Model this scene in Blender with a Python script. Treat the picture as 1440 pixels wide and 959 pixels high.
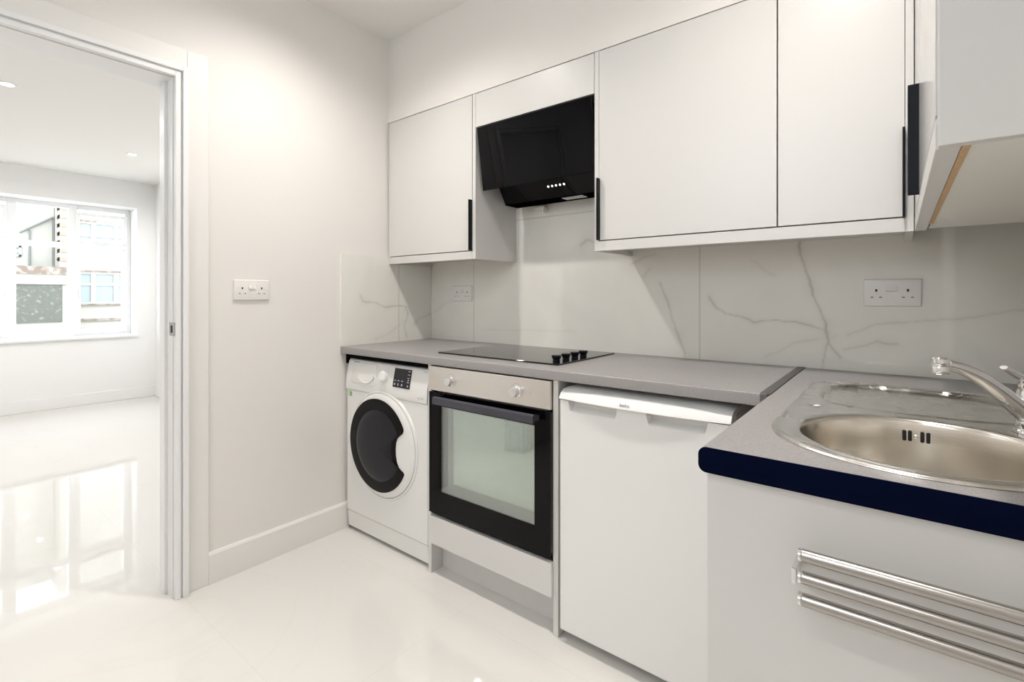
import bpy, bmesh, math, random
import numpy as np
from mathutils import Vector, Matrix
PI = math.pi
S = bpy.context.scene
for o in list(bpy.data.objects): bpy.data.objects.remove(o)
COL = S.collection

# ---------------------------------------------------------------- camera, sky, exposure
cd = bpy.data.cameras.new('camera'); cam = bpy.data.objects.new('camera', cd); COL.objects.link(cam)
cam.location = (2.184, -1.993, 1.164)
cam.rotation_euler = (PI/2, 0, 0.6677)
cd.sensor_width = 36; cd.lens = 689.5/1440*36; cd.shift_y = -(479.5-416)/1440; cd.clip_start = 0.02
S.camera = cam
W = bpy.data.worlds.new('sky'); S.world = W; W.use_nodes = True
bg = W.node_tree.nodes['Background']; bg.inputs[0].default_value = (0.80, 0.90, 1.0, 1); bg.inputs[1].default_value = 3.7
S.view_settings.view_transform = 'Standard'; S.view_settings.look = 'None'
S.view_settings.exposure = 1.02; S.view_settings.gamma = 1.0; S.view_settings.use_curve_mapping = False
KITCHEN_W = 32; LIVING_W = 12
KITCHEN_COL = (1.0, 0.955, 0.905); LIVING_COL = (1.0, 0.985, 0.965)

# ---------------------------------------------------------------- materials
def mat(name, col, rough=0.5, metal=0.0, spec=0.5, emit=None, es=1.0, coat=0.0, bump=None, noise=None, trans=0):
    m = bpy.data.materials.new(name); m.use_nodes = True; nt = m.node_tree; b = nt.nodes['Principled BSDF']
    b.inputs['Base Color'].default_value = (*col, 1); b.inputs['Roughness'].default_value = rough
    b.inputs['Metallic'].default_value = metal; b.inputs['Specular IOR Level'].default_value = spec
    b.inputs['Coat Weight'].default_value = coat
    if emit: b.inputs['Emission Color'].default_value = (*emit, 1); b.inputs['Emission Strength'].default_value = es
    tc = nt.nodes.new('ShaderNodeTexCoord')
    if noise:                       # (scale, second colour, lo, hi)
        n = nt.nodes.new('ShaderNodeTexNoise'); n.inputs['Scale'].default_value = noise[0]; n.inputs['Detail'].default_value = 4
        r = nt.nodes.new('ShaderNodeValToRGB'); r.color_ramp.elements[0].color = (*col, 1); r.color_ramp.elements[1].color = (*noise[1], 1)
        r.color_ramp.elements[0].position = noise[2]; r.color_ramp.elements[1].position = noise[3]
        nt.links.new(tc.outputs['Object'], n.inputs['Vector']); nt.links.new(n.outputs[0], r.inputs[0]); nt.links.new(r.outputs[0], b.inputs['Base Color'])
    if bump:                        # (scale, strength)
        n = nt.nodes.new('ShaderNodeTexNoise'); n.inputs['Scale'].default_value = bump[0]; n.inputs['Detail'].default_value = 3
        bp = nt.nodes.new('ShaderNodeBump'); bp.inputs['Strength'].default_value = bump[1]; bp.inputs['Distance'].default_value = 0.002
        nt.links.new(tc.outputs['Object'], n.inputs['Vector']); nt.links.new(n.outputs[0], bp.inputs['Height']); nt.links.new(bp.outputs[0], b.inputs['Normal'])
    return m

def brushed(name, col, rough, scale, strength=0.15, smear=False):
    m = mat(name, col, rough, 1.0); nt = m.node_tree; b = nt.nodes['Principled BSDF']
    tc = nt.nodes.new('ShaderNodeTexCoord'); mp = nt.nodes.new('ShaderNodeMapping'); mp.inputs['Scale'].default_value = scale
    n = nt.nodes.new('ShaderNodeTexNoise'); n.inputs['Scale'].default_value = 1; n.inputs['Detail'].default_value = 3
    bp = nt.nodes.new('ShaderNodeBump'); bp.inputs['Strength'].default_value = strength; bp.inputs['Distance'].default_value = 0.0006
    nt.links.new(tc.outputs['Object'], mp.inputs[0]); nt.links.new(mp.outputs[0], n.inputs['Vector']); nt.links.new(n.outputs[0], bp.inputs['Height'])
    nt.links.new(bp.outputs[0], b.inputs['Normal'])
    if smear:
        n2 = nt.nodes.new('ShaderNodeTexNoise'); n2.inputs['Scale'].default_value = 9; n2.inputs['Detail'].default_value = 5; n2.inputs['Distortion'].default_value = 1.2
        mr = nt.nodes.new('ShaderNodeMapRange'); mr.inputs[1].default_value = 0.35; mr.inputs[2].default_value = 0.65; mr.inputs[3].default_value = rough-0.07; mr.inputs[4].default_value = rough+0.10
        nt.links.new(tc.outputs['Object'], n2.inputs['Vector']); nt.links.new(n2.outputs[0], mr.inputs[0]); nt.links.new(mr.outputs[0], b.inputs['Roughness'])
    return m

M = {}
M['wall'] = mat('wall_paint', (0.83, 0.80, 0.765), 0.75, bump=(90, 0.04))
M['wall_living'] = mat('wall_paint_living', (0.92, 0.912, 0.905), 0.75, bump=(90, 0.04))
M['ceiling'] = mat('ceiling_paint', (0.86, 0.84, 0.81), 0.85)
M['gloss_white'] = mat('white_gloss_paint', (0.88, 0.875, 0.87), 0.3)
M['satin'] = mat('satin_trim_paint', (0.845, 0.82, 0.79), 0.45)
M['upvc'] = mat('white_window_plastic', (0.93, 0.935, 0.94), 0.3)
M['door_grey'] = mat('light_grey_cabinet_board', (0.70, 0.685, 0.665), 0.33, bump=(300, 0.03))
M['under_gloss'] = mat('cabinet_underside_gloss', (0.88, 0.86, 0.79), 0.12)
M['chip'] = mat('raw_chipboard_edge', (0.62, 0.42, 0.24), 0.8, noise=(220, (0.5, 0.33, 0.18), 0.4, 0.6))
M['black_handle'] = mat('matt_black_metal', (0.0015, 0.002, 0.005), 0.4, spec=0.2)
M['black_edge'] = mat('blue_black_edging', (0.0004, 0.0025, 0.017), 0.4, spec=0.04)
M['white_enamel'] = mat('white_enamel', (0.84, 0.83, 0.81), 0.25)
M['white_plastic'] = mat('white_plastic', (0.86, 0.855, 0.84), 0.35)
M['socket_plastic'] = mat('socket_plastic', (0.86, 0.83, 0.80), 0.3)
M['grey_plastic'] = mat('grey_plastic', (0.42, 0.42, 0.42), 0.45)
M['dark_hole'] = mat('dark_recess', (0.012, 0.012, 0.014), 0.7)
M['shade_hole'] = mat('socket_pin_shutter', (0.28, 0.25, 0.23), 0.6)
M['black_glass'] = mat('black_glass', (0.001, 0.001, 0.002), 0.03, spec=0.16)
M['oven_handle'] = mat('dark_grey_handle_metal', (0.06, 0.06, 0.075), 0.25, 0.3)
M['hood_glass'] = mat('hood_black_glass', (0.001, 0.001, 0.002), 0.02, spec=0.15)
M['hob_glass'] = mat('hob_black_glass', (0.004, 0.004, 0.004), 0.04, spec=0.8)
M['door_dark'] = mat('dark_tinted_plastic', (0.004, 0.003, 0.004), 0.2, spec=0.15)
M['door_bowl'] = mat('dark_tinted_glass_bowl', (0.014, 0.013, 0.019), 0.3, spec=0.25)
M['display'] = mat('display_black', (0.012, 0.012, 0.02), 0.2)
M['mark'] = mat('printed_mark_light', (0.55, 0.55, 0.58), 0.5)
M['print'] = mat('printed_mark_grey', (0.30, 0.30, 0.31), 0.5)
M['sticker'] = mat('green_sticker', (0.45, 0.72, 0.36), 0.5)
M['steel'] = brushed('brushed_steel', (0.74, 0.70, 0.66), 0.3, (3, 3, 500), 0.15)
M['sink'] = brushed('sink_steel', (0.82, 0.78, 0.72), 0.19, (60, 60, 500), 0.12)
M['sink_deck'] = brushed('sink_deck_steel', (0.74, 0.72, 0.69), 0.24, (90, 14, 60), 0.05, smear=True)
M['chrome'] = mat('chrome', (0.82, 0.82, 0.82), 0.06, 1.0)
M['rail_steel'] = mat('satin_rail_steel', (0.44, 0.42, 0.40), 0.26, 1.0)
M['knob'] = mat('knob_silver', (0.75, 0.75, 0.76), 0.25, 0.9)
M['hood_label'] = mat('lamp_cover_plastic', (0.55, 0.55, 0.55), 0.4)
M['led'] = mat('button_white', (0.9, 0.9, 0.9), 0.4, emit=(1, 1, 1), es=1.0)
M['lens'] = mat('downlight_lens', (1, 1, 1), 0.4, emit=(1, 0.97, 0.92), es=14)
M['joint_strip'] = mat('worktop_joint_strip', (0.12, 0.115, 0.115), 0.6, 0.0)
M['caulk'] = mat('white_sealant', (0.85, 0.84, 0.82), 0.5)
M['rack'] = mat('oven_wire', (0.9, 0.9, 0.88), 0.25, 0.6)
M['cavity'] = mat('oven_cavity_enamel', (0.42, 0.45, 0.43), 0.4)
M['oven_inner'] = mat('oven_inner_frame', (0.13, 0.13, 0.135), 0.25)
M['carcass_dark'] = mat('appliance_chassis_grey', (0.30, 0.28, 0.28), 0.5, 0.3)
M['render'] = mat('white_rendered_house', (0.38, 0.35, 0.30), 0.9, noise=(1.3, (0.35, 0.325, 0.28), 0.3, 0.7))
M['brick'] = mat('brown_brick', (0.15, 0.105, 0.08), 0.9, noise=(9, (0.26, 0.22, 0.19), 0.45, 0.6))
M['quoin'] = mat('coral_brick', (0.36, 0.20, 0.15), 0.9)
M['pebble'] = mat('grey_pebbledash', (0.085, 0.085, 0.07), 0.9, noise=(16, (0.2, 0.2, 0.18), 0.55, 0.72))
M['cream'] = mat('cream_frame', (0.36, 0.345, 0.30), 0.6)
M['pane_out'] = mat('net_curtained_pane', (0.20, 0.23, 0.23), 0.15)
M['gutter'] = mat('grey_gutter', (0.12, 0.12, 0.11), 0.6)
M['ground'] = mat('sandy_forecourt', (0.36, 0.325, 0.25), 0.9, noise=(2.2, (0.30, 0.275, 0.225), 0.4, 0.7))
M['tap_label'] = mat('aerator_blue_print', (0.12, 0.16, 0.30), 0.4)

def speckle(name, base, alt, dark):
    m = mat(name, base, 0.38); nt = m.node_tree; b = nt.nodes['Principled BSDF']; tc = nt.nodes.new('ShaderNodeTexCoord')
    n = nt.nodes.new('ShaderNodeTexNoise'); n.inputs['Scale'].default_value = 420; n.inputs['Detail'].default_value = 2
    r = nt.nodes.new('ShaderNodeValToRGB'); e = r.color_ramp.elements
    e[0].position = 0.36; e[0].color = (*dark, 1); e[1].position = 0.66; e[1].color = (*alt, 1); k = e.new(0.48); k.color = (*base, 1)
    nt.links.new(tc.outputs['Object'], n.inputs['Vector']); nt.links.new(n.outputs[0], r.inputs[0]); nt.links.new(r.outputs[0], b.inputs['Base Color'])
    return m
M['worktop'] = speckle('grey_laminate_worktop', (0.335, 0.318, 0.315), (0.39, 0.37, 0.365), (0.275, 0.26, 0.26))

def glass(name, tint, gl, rough=0.0):
    """thin pane: mostly clear, part mirror"""
    m = bpy.data.materials.new(name); m.use_nodes = True; nt = m.node_tree; nt.nodes.clear()
    o = nt.nodes.new('ShaderNodeOutputMaterial'); t = nt.nodes.new('ShaderNodeBsdfTransparent'); g = nt.nodes.new('ShaderNodeBsdfGlossy')
    mx = nt.nodes.new('ShaderNodeMixShader'); t.inputs[0].default_value = (*tint, 1); g.inputs['Roughness'].default_value = rough
    g.inputs['Color'].default_value = (0.90, 0.95, 0.92, 1) if gl > 0.2 else (1, 1, 1, 1)
    mx.inputs[0].default_value = gl
    nt.links.new(t.outputs[0], mx.inputs[1]); nt.links.new(g.outputs[0], mx.inputs[2]); nt.links.new(mx.outputs[0], o.inputs[0])
    return m
M['pane'] = glass('clear_window_pane', (0.98, 0.99, 0.99), 0.05)
M['oven_pane'] = glass('oven_door_pane', (0.85, 0.88, 0.86), 0.22, 0.01)
M['oven_pane2'] = glass('coated_inner_oven_pane', (0.9, 0.94, 0.92), 0.66, 0.015)

def marble(name, base, veincol, jointcol, rough):
    """glossy marble: 'vein' and 'joint' come from mesh attributes"""
    m = mat(name, base, rough); nt = m.node_tree; b = nt.nodes['Principled BSDF']
    tc = nt.nodes.new('ShaderNodeTexCoord'); n = nt.nodes.new('ShaderNodeTexNoise'); n.inputs['Scale'].default_value = 2.3; n.inputs['Detail'].default_value = 6; n.inputs['Distortion'].default_value = 0.8
    r = nt.nodes.new('ShaderNodeValToRGB'); e = r.color_ramp.elements; e[0].position = 0.38; e[1].position = 0.62
    e[0].color = tuple(c*0.94 for c in base)+(1,); e[1].color = (*base, 1)
    nt.links.new(tc.outputs['Object'], n.inputs['Vector']); nt.links.new(n.outputs[0], r.inputs[0])
    prev = r.outputs[0]
    for att, c in (('vein', veincol), ('joint', jointcol)):
        a = nt.nodes.new('ShaderNodeAttribute'); a.attribute_name = att
        mx = nt.nodes.new('ShaderNodeMixRGB'); mx.inputs[2].default_value = (*c, 1)
        nt.links.new(a.outputs['Fac'], mx.inputs[0]); nt.links.new(prev, mx.inputs[1]); prev = mx.outputs[0]
    nt.links.new(prev, b.inputs['Base Color'])
    return m
M['splash'] = marble('marble_splashback', (0.88, 0.86, 0.80), (0.50, 0.465, 0.40), (0.50, 0.465, 0.40), 0.07)

def floor_mat():
    base = (0.77, 0.75, 0.715)
    m = mat('polished_marble_floor', base, 0.018, spec=0.6); nt = m.node_tree; b = nt.nodes['Principled BSDF']
    tc = nt.nodes.new('ShaderNodeTexCoord')
    n = nt.nodes.new('ShaderNodeTexNoise'); n.inputs['Scale'].default_value = 0.9; n.inputs['Detail'].default_value = 7; n.inputs['Distortion'].default_value = 1.5
    r = nt.nodes.new('ShaderNodeValToRGB'); e = r.color_ramp.elements
    e[0].position = 0.485; e[0].color = (*base, 1); e[1].position = 0.505; e[1].color = (*base, 1)
    k = e.new(0.495); k.color = (0.757, 0.735, 0.696, 1)
    nt.links.new(tc.outputs['Object'], n.inputs['Vector']); nt.links.new(n.outputs[0], r.inputs[0])
    br = nt.nodes.new('ShaderNodeTexBrick'); br.offset = 0; br.inputs['Scale'].default_value = 1.0
    br.inputs['Mortar Size'].default_value = 0.0012; br.inputs['Brick Width'].default_value = 1.2; br.inputs['Row Height'].default_value = 0.6
    br.inputs['Color1'].default_value = (1, 1, 1, 1); br.inputs['Color2'].default_value = (1, 1, 1, 1); br.inputs['Mortar'].default_value = (0.95, 0.94, 0.92, 1)
    mp = nt.nodes.new('ShaderNodeMapping'); mp.inputs['Location'].default_value = (0.25, 0.12, 0)
    nt.links.new(tc.outputs['Object'], mp.inputs[0]); nt.links.new(mp.outputs[0], br.inputs['Vector'])
    mx = nt.nodes.new('ShaderNodeMixRGB'); mx.blend_type = 'MULTIPLY'; mx.inputs[0].default_value = 1
    nt.links.new(r.outputs[0], mx.inputs[1]); nt.links.new(br.outputs[0], mx.inputs[2]); nt.links.new(mx.outputs[0], b.inputs['Base Color'])
    # faint waviness of polished tile
    n2 = nt.nodes.new('ShaderNodeTexNoise'); n2.inputs['Scale'].default_value = 5; bp = nt.nodes.new('ShaderNodeBump')
    bp.inputs['Strength'].default_value = 0.02; bp.inputs['Distance'].default_value = 0.002
    nt.links.new(tc.outputs['Object'], n2.inputs['Vector']); nt.links.new(n2.outputs[0], bp.inputs['Height']); nt.links.new(bp.outputs[0], b.inputs['Normal'])
    return m
M['floor'] = floor_mat()

# ---------------------------------------------------------------- mesh helpers (world coordinates)
def BM(): return bmesh.new()
def box(bm, x0, x1, y0, y1, z0, z1, bev=0.0, seg=2):
    r = bmesh.ops.create_cube(bm, size=1.0); vs = r['verts']
    for v in vs:
        v.co.x = x0 + (v.co.x+.5)*(x1-x0); v.co.y = y0 + (v.co.y+.5)*(y1-y0); v.co.z = z0 + (v.co.z+.5)*(z1-z0)
    if bev > 0:
        es = list({e for v in vs for e in v.link_edges})
        bmesh.ops.bevel(bm, geom=es, offset=bev, segments=seg, affect='EDGES', profile=0.5)
    return bm
def Bx(*a, **k): return box(BM(), *a, **k)
def tube(bm, pts, r, n=16, cap=True, flat=None):
    """swept tube through pts; r number or list; flat=(a,b) scales of the section"""
    P = [Vector(p) for p in pts]; rs = r if isinstance(r, (list, tuple)) else [r]*len(P); rings = []
    for i, p in enumerate(P):
        t = (P[min(i+1, len(P)-1)]-P[max(i-1, 0)]).normalized()
        up = Vector((0, 0, 1)) if abs(t.z) < 0.95 else Vector((0, 1, 0))
        a = t.cross(up).normalized(); b = a.cross(t).normalized(); fa, fb = flat if flat else (1, 1)
        rings.append([bm.verts.new(p + a*math.cos(2*PI*k/n)*rs[i]*fa + b*math.sin(2*PI*k/n)*rs[i]*fb) for k in range(n)])
    for A, B in zip(rings, rings[1:]):
        for k in range(n): bm.faces.new((A[k], A[(k+1) % n], B[(k+1) % n], B[k]))
    if cap: bm.faces.new(rings[0][::-1]); bm.faces.new(rings[-1])
    return bm
def lathe(bm, c, axis, prof, n=48):
    """prof: list of (radius, height along axis)"""
    ax = Vector(axis).normalized(); c = Vector(c)
    a = ax.cross(Vector((0, 0, 1)) if abs(ax.z) < .9 else Vector((1, 0, 0))).normalized(); b = ax.cross(a)
    rings = []
    for r, h in prof:
        if r < 1e-6: rings.append([bm.verts.new(c+ax*h)])
        else: rings.append([bm.verts.new(c+ax*h+(a*math.cos(2*PI*k/n)+b*math.sin(2*PI*k/n))*r) for k in range(n)])
    for A, B in zip(rings, rings[1:]):
        for k in range(n):
            k2 = (k+1) % n
            if len(A) == 1 and len(B) == 1: continue
            if len(A) == 1: bm.faces.new((A[0], B[k2], B[k]))
            elif len(B) == 1: bm.faces.new((A[k], A[k2], B[0]))
            else: bm.faces.new((A[k], A[k2], B[k2], B[k]))
    return bm
def prism(bm, pts, d):
    """extrude closed polygon pts (3D) by vector d"""
    A = [bm.verts.new(p) for p in pts]; B = [bm.verts.new(Vector(p)+Vector(d)) for p in pts]
    bm.faces.new(A[::-1]); bm.faces.new(B)
    for i in range(len(A)): bm.faces.new((A[i], A[(i+1) % len(A)], B[(i+1) % len(A)], B[i]))
    return bm
def text_bm(bm, s, size, origin, xdir, zdir, depth=0.0006):
    cu = bpy.data.curves.new('t', 'FONT'); cu.body = s; cu.size = size; cu.extrude = depth/2; cu.align_x = 'CENTER'; cu.align_y = 'CENTER'
    o = bpy.data.objects.new('t', cu); COL.objects.link(o); dg = bpy.context.evaluated_depsgraph_get()
    me = bpy.data.meshes.new_from_object(o.evaluated_get(dg)); X = Vector(xdir).normalized(); Z = Vector(zdir).normalized(); Y = X.cross(Z)
    m = Matrix((X, Z, Y)).transposed().to_4x4(); m.translation = Vector(origin); me.transform(m); bm.from_mesh(me)
    bpy.data.objects.remove(o); bpy.data.meshes.remove(me); bpy.data.curves.remove(cu)
    return bm

def obj(name, bm, m, parent=None, smooth=False, label=None):
    me = bpy.data.meshes.new(name)
    bmesh.ops.recalc_face_normals(bm, faces=bm.faces[:]) if bm.faces and len(bm.faces) < 60000 else None
    if parent is not None:
        r = parent
        while r.parent: r = r.parent
        off = r.location.copy()
    else:
        xs = [v.co for v in bm.verts]
        off = Vector(((min(v.x for v in xs)+max(v.x for v in xs))/2, (min(v.y for v in xs)+max(v.y for v in xs))/2, min(v.z for v in xs)))
    bmesh.ops.translate(bm, verts=bm.verts[:], vec=-off)
    bm.to_mesh(me); bm.free(); me.materials.append(m)
    if smooth:
        for p in me.polygons: p.use_smooth = True
        me.set_sharp_from_angle(angle=math.radians(38))
    o = bpy.data.objects.new(name, me); COL.objects.link(o)
    if parent is not None: o.parent = parent
    else: o.location = off
    if label: o['label'] = label
    return o
def tag(o, label, cat, group=None):
    o['label'] = label; o['category'] = cat
    if group: o['group'] = group
    return o
def thing(name, label, cat, loc=(0, 0, 0), group=None):
    o = bpy.data.objects.new(name, None); COL.objects.link(o); o.location = loc; o.empty_display_size = 0.1
    return tag(o, label, cat, group)
def struct(name, bm, m, parent=None, smooth=False):
    o = obj(name, bm, m, parent, smooth)
    if parent is None: o['kind'] = 'structure'
    return o
def copy_tree(o, parent=None):
    c = o.copy(); COL.objects.link(c)
    if parent is not None: c.parent = parent
    for ch in [x for x in bpy.data.objects if x.parent == o]: copy_tree(ch, c)
    return c
bpy.context.view_layer.update()

# ================================================================ STRUCTURE
XR = 2.53; YB = 0.01; YF = -3.1; ZC = 2.557; XW = -0.008; LX = -4.65; LY = -0.07; LZ = 2.46; LYF = -3.6; WT = 0.13
struct('floor', Bx(LX-0.5, XR+0.15, LYF-0.15, YB+0.2, -0.12, 0.0), M['floor'])
struct('ceiling', Bx(XW-WT+0.01, XR+0.15, YF-0.15, YB+0.15, ZC, ZC+0.1), M['ceiling'])
struct('ceiling_living', Bx(LX-0.45, XW-WT, LYF-0.15, YB+0.15, LZ, LZ+0.1), M['ceiling'])
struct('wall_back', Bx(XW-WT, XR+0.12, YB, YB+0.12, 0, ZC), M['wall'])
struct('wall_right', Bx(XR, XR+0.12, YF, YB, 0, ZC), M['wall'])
RX0, RX1, RZ0, RZ1 = 0.90, 2.00, 1.72, 2.40          # unseen window added behind the viewer for cool fill light
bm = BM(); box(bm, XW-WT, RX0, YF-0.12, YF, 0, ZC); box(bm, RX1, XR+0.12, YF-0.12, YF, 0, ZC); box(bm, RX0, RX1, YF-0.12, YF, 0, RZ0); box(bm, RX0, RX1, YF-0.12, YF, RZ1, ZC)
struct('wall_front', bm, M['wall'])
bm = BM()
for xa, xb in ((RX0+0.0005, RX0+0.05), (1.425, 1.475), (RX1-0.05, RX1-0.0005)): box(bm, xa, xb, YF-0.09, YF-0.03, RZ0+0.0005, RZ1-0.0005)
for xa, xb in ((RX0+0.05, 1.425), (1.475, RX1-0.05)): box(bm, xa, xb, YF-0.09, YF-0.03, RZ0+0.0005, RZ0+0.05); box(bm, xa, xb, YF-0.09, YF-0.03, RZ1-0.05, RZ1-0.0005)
w2 = struct('added_window', bm, M['gloss_white'])
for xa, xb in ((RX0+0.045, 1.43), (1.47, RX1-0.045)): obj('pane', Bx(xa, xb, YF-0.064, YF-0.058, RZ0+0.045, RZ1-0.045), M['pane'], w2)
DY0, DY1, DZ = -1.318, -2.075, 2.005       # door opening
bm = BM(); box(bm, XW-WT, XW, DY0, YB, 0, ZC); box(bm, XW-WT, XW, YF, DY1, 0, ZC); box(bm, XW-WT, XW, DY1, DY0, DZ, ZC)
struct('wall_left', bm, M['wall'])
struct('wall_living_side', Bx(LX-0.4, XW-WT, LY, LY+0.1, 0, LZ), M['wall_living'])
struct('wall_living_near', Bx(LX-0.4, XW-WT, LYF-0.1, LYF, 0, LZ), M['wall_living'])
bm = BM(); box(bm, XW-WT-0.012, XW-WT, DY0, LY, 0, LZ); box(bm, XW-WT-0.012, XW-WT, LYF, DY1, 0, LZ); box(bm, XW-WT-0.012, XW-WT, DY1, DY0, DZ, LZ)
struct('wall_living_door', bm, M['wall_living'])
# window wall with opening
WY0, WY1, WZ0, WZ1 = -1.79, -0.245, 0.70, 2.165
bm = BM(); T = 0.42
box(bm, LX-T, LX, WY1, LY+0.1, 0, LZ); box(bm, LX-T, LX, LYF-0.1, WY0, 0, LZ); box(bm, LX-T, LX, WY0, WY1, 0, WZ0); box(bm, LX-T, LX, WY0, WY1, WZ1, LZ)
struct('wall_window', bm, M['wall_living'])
# bulkhead over wall units
bm = BM(); box(bm, XW, XR, -0.306, YB, 2.108, ZC); box(bm, 2.222, XR, -1.25, -0.306, 2.108, ZC)
struct('wall_bulkhead', bm, M['wall'])
# baseboards
bm = BM()
prism(bm, [(XW, -1.200, 0), (XW+0.016, -1.200, 0), (XW+0.016, -1.200, 0.118), (XW+0.011, -1.200, 0.127), (XW, -1.200, 0.127)], (0, 0.64, 0))
struct('baseboard_left', bm, M['satin'])
struct('baseboard_window', Bx(LX, LX+0.016, LYF, LY, 0, 0.12, bev=0.004), M['wall_living'])
struct('baseboard_side', Bx(LX+0.016, XW-WT-0.012, LY-0.016, LY, 0, 0.12, bev=0.004), M['wall_living'])
# door casing : flat architrave, stepped beads, lining
ARCH = [(0.044, 0.120, 0.011)]; BEADS = [(0.024, 0.044, 0.030), (0.018, 0.024, 0.018), (0.0, 0.018, 0.024)]
def casing(spec):
    bm = BM()
    for s, y in ((1, DY0), (-1, DY1)):
        def Y(a): return y + s*a
        for (a, b, x1) in spec:
            box(bm, XW, XW+x1, min(Y(a), Y(b)), max(Y(a), Y(b)), 0, DZ + b, bev=0.0025)
    for (a, b, x1) in spec:
        box(bm, XW, XW+x1, DY1-a, DY0+a, DZ+a, DZ+b, bev=0.0025 if a != 0.018 else 0)
    return bm
struct('trim_1', casing(ARCH), M['satin'])
struct('trim_4', casing(BEADS), M['gloss_white'])
bm = BM(); box(bm, XW-WT-0.014, XW-0.0005, DY0-0.003, DY0-0.0002, 0, DZ-0.0002); box(bm, XW-WT-0.014, XW-0.0005, DY1+0.0002, DY1+0.003, 0, DZ-0.0002); box(bm, XW-WT-0.014, XW-0.0005, DY1+0.003, DY0-0.003, DZ-0.003, DZ-0.0002)
box(bm, XW-0.085, XW-0.055, DY0-0.014, DY0, 0, DZ, bev=0.002)
lin = struct('trim_2', bm, M['gloss_white'])
sp = thing('strike_plate', 'small metal latch keep on the white door lining at handle height', 'latch plate', (XW+0.01, DY0-0.002, 1.01))
obj('plate', Bx(XW-0.035, XW+0.020, DY0-0.0035, DY0+0.0, 1.010, 1.062, bev=0.0012), M['grey_plastic'], sp)
obj('latch_hole', Bx(XW-0.018, XW+0.002, DY0-0.0042, DY0-0.002, 1.022, 1.050), M['dark_hole'], sp)

# window frame : casement | fixed | casement, each with a light above
wx = -4.95
win = thing('window_1', '', ''); del win['label'], win['category']; win['kind'] = 'structure'; win.location = (wx, (WY0+WY1)/2, WZ0)
fb = BM(); D0, D1 = wx-0.04, wx+0.04
m1, m2 = -1.205, -0.755
e1, e2, e3, e4 = m1-0.06, m1+0.01, m2-0.035, m2+0.035
for ya, yb in ((WY0+0.0005, WY0+0.05), (e1, e2), (e3, e4), (WY1-0.05, WY1-0.0005)): box(fb, D0, D1, ya, yb, WZ0+0.0005, WZ1-0.0005, bev=0.003)
for ya, yb in ((WY0+0.05, e1), (e2, e3), (e4, WY1-0.05)):
    box(fb, D0, D1, ya, yb, WZ0+0.0005, WZ0+0.06); box(fb, D0, D1, ya, yb, WZ1-0.045, WZ1-0.0005); box(fb, D0, D1, ya, yb, 1.69, 1.745)
obj('window_frame', fb, M['upvc'], win)
panes = []
def sash(y0, y1, z0, z1, w=0.042):
    b = BM(); e0, e1 = wx-0.03, wx+0.055
    box(b, e0, e1, y0, y0+w, z0, z1, bev=0.006); box(b, e0, e1, y1-w, y1, z0, z1, bev=0.006)
    box(b, e0, e1-0.002, y0+w, y1-w, z0+0.001, z0+w); box(b, e0, e1-0.002, y0+w, y1-w, z1-w, z1-0.001)
    f = obj('sash', b, M['upvc'], win)
    obj('pane', Bx(wx-0.006, wx+0.0, y0+w-0.004, y1-w+0.004, z0+w-0.004, z1-w+0.004), M['pane'], f)
    return f
rl = sash(-0.735, -0.275, 0.752, 1.672); ru = sash(-0.735, -0.275, 1.755, 2.085, 0.036)
ll = sash(-1.735, -1.262, 0.752, 1.672); lu = sash(-1.735, -1.262, 1.755, 2.085, 0.036)
obj('pane', Bx(wx-0.006, wx, -1.20, -0.785, 0.755, 1.695), M['pane'], win)
obj('pane', Bx(wx-0.006, wx, -1.20, -0.785, 1.740, 2.125), M['pane'], win)
for f, yy, zz in ((rl, -0.715, 1.22), (ll, -1.282, 1.22)):
    b = BM(); box(b, wx+0.055, wx+0.068, yy-0.012, yy+0.012, zz-0.03, zz+0.03, bev=0.004); tube(b, [(wx+0.07, yy, zz), (wx+0.095, yy, zz), (wx+0.10, yy, zz-0.09)], [0.008, 0.008, 0.006], 10)
    obj('handle', b, M['white_plastic'], f, True)
b = BM(); box(b, wx+0.055, wx+0.085, -0.56, -0.45, 1.752, 1.772, bev=0.004); obj('stay', b, M['white_plastic'], ru)
struct('trim_3', Bx(wx+0.0405, LX+0.03, WY0+0.0005, WY1-0.0005, WZ0+0.0005, WZ0+0.024, bev=0.004), M['gloss_white'])   # sill board

# ---------------------------------------------------------------- downlights
def downlight(name, loc, watts, col, label, group, lit=True, spread=3.0, blend=0.4):
    t = thing(name, label, 'downlight', loc, group)
    x, y, z = loc
    obj('bezel', lathe(BM(), (x, y, z), (0, 0, -1), [(0.045, 0.0), (0.045, 0.003), (0.041, 0.005), (0.033, 0.004), (0.030, 0.0005)], 32), M['white_plastic'], t, True)
    obj('lens', lathe(BM(), (x, y, z), (0, 0, -1), [(0.032, 0.001), (0.02, 0.0018), (0, 0.002)], 24), M['lens'], t)
    if lit:
        ld = bpy.data.lights.new('downlight_beam', 'SPOT'); ld.energy = watts; ld.color = col; ld.shadow_soft_size = 0.035; ld.spot_size = spread; ld.spot_blend = blend
        lo = bpy.data.objects.new('bulb', ld); COL.objects.link(lo); lo.parent = t; lo.location = (0, 0, -0.012)
    return t
kd = [(0.58, -1.0, 2.65, 1.0), (2.03, -1.0, 2.65, 1.0), (0.58, -2.55, 1.95, 0.7), (2.03, -2.55, 1.95, 0.7)]  # last two are unseen lamps added behind the viewer for fill light
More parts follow.
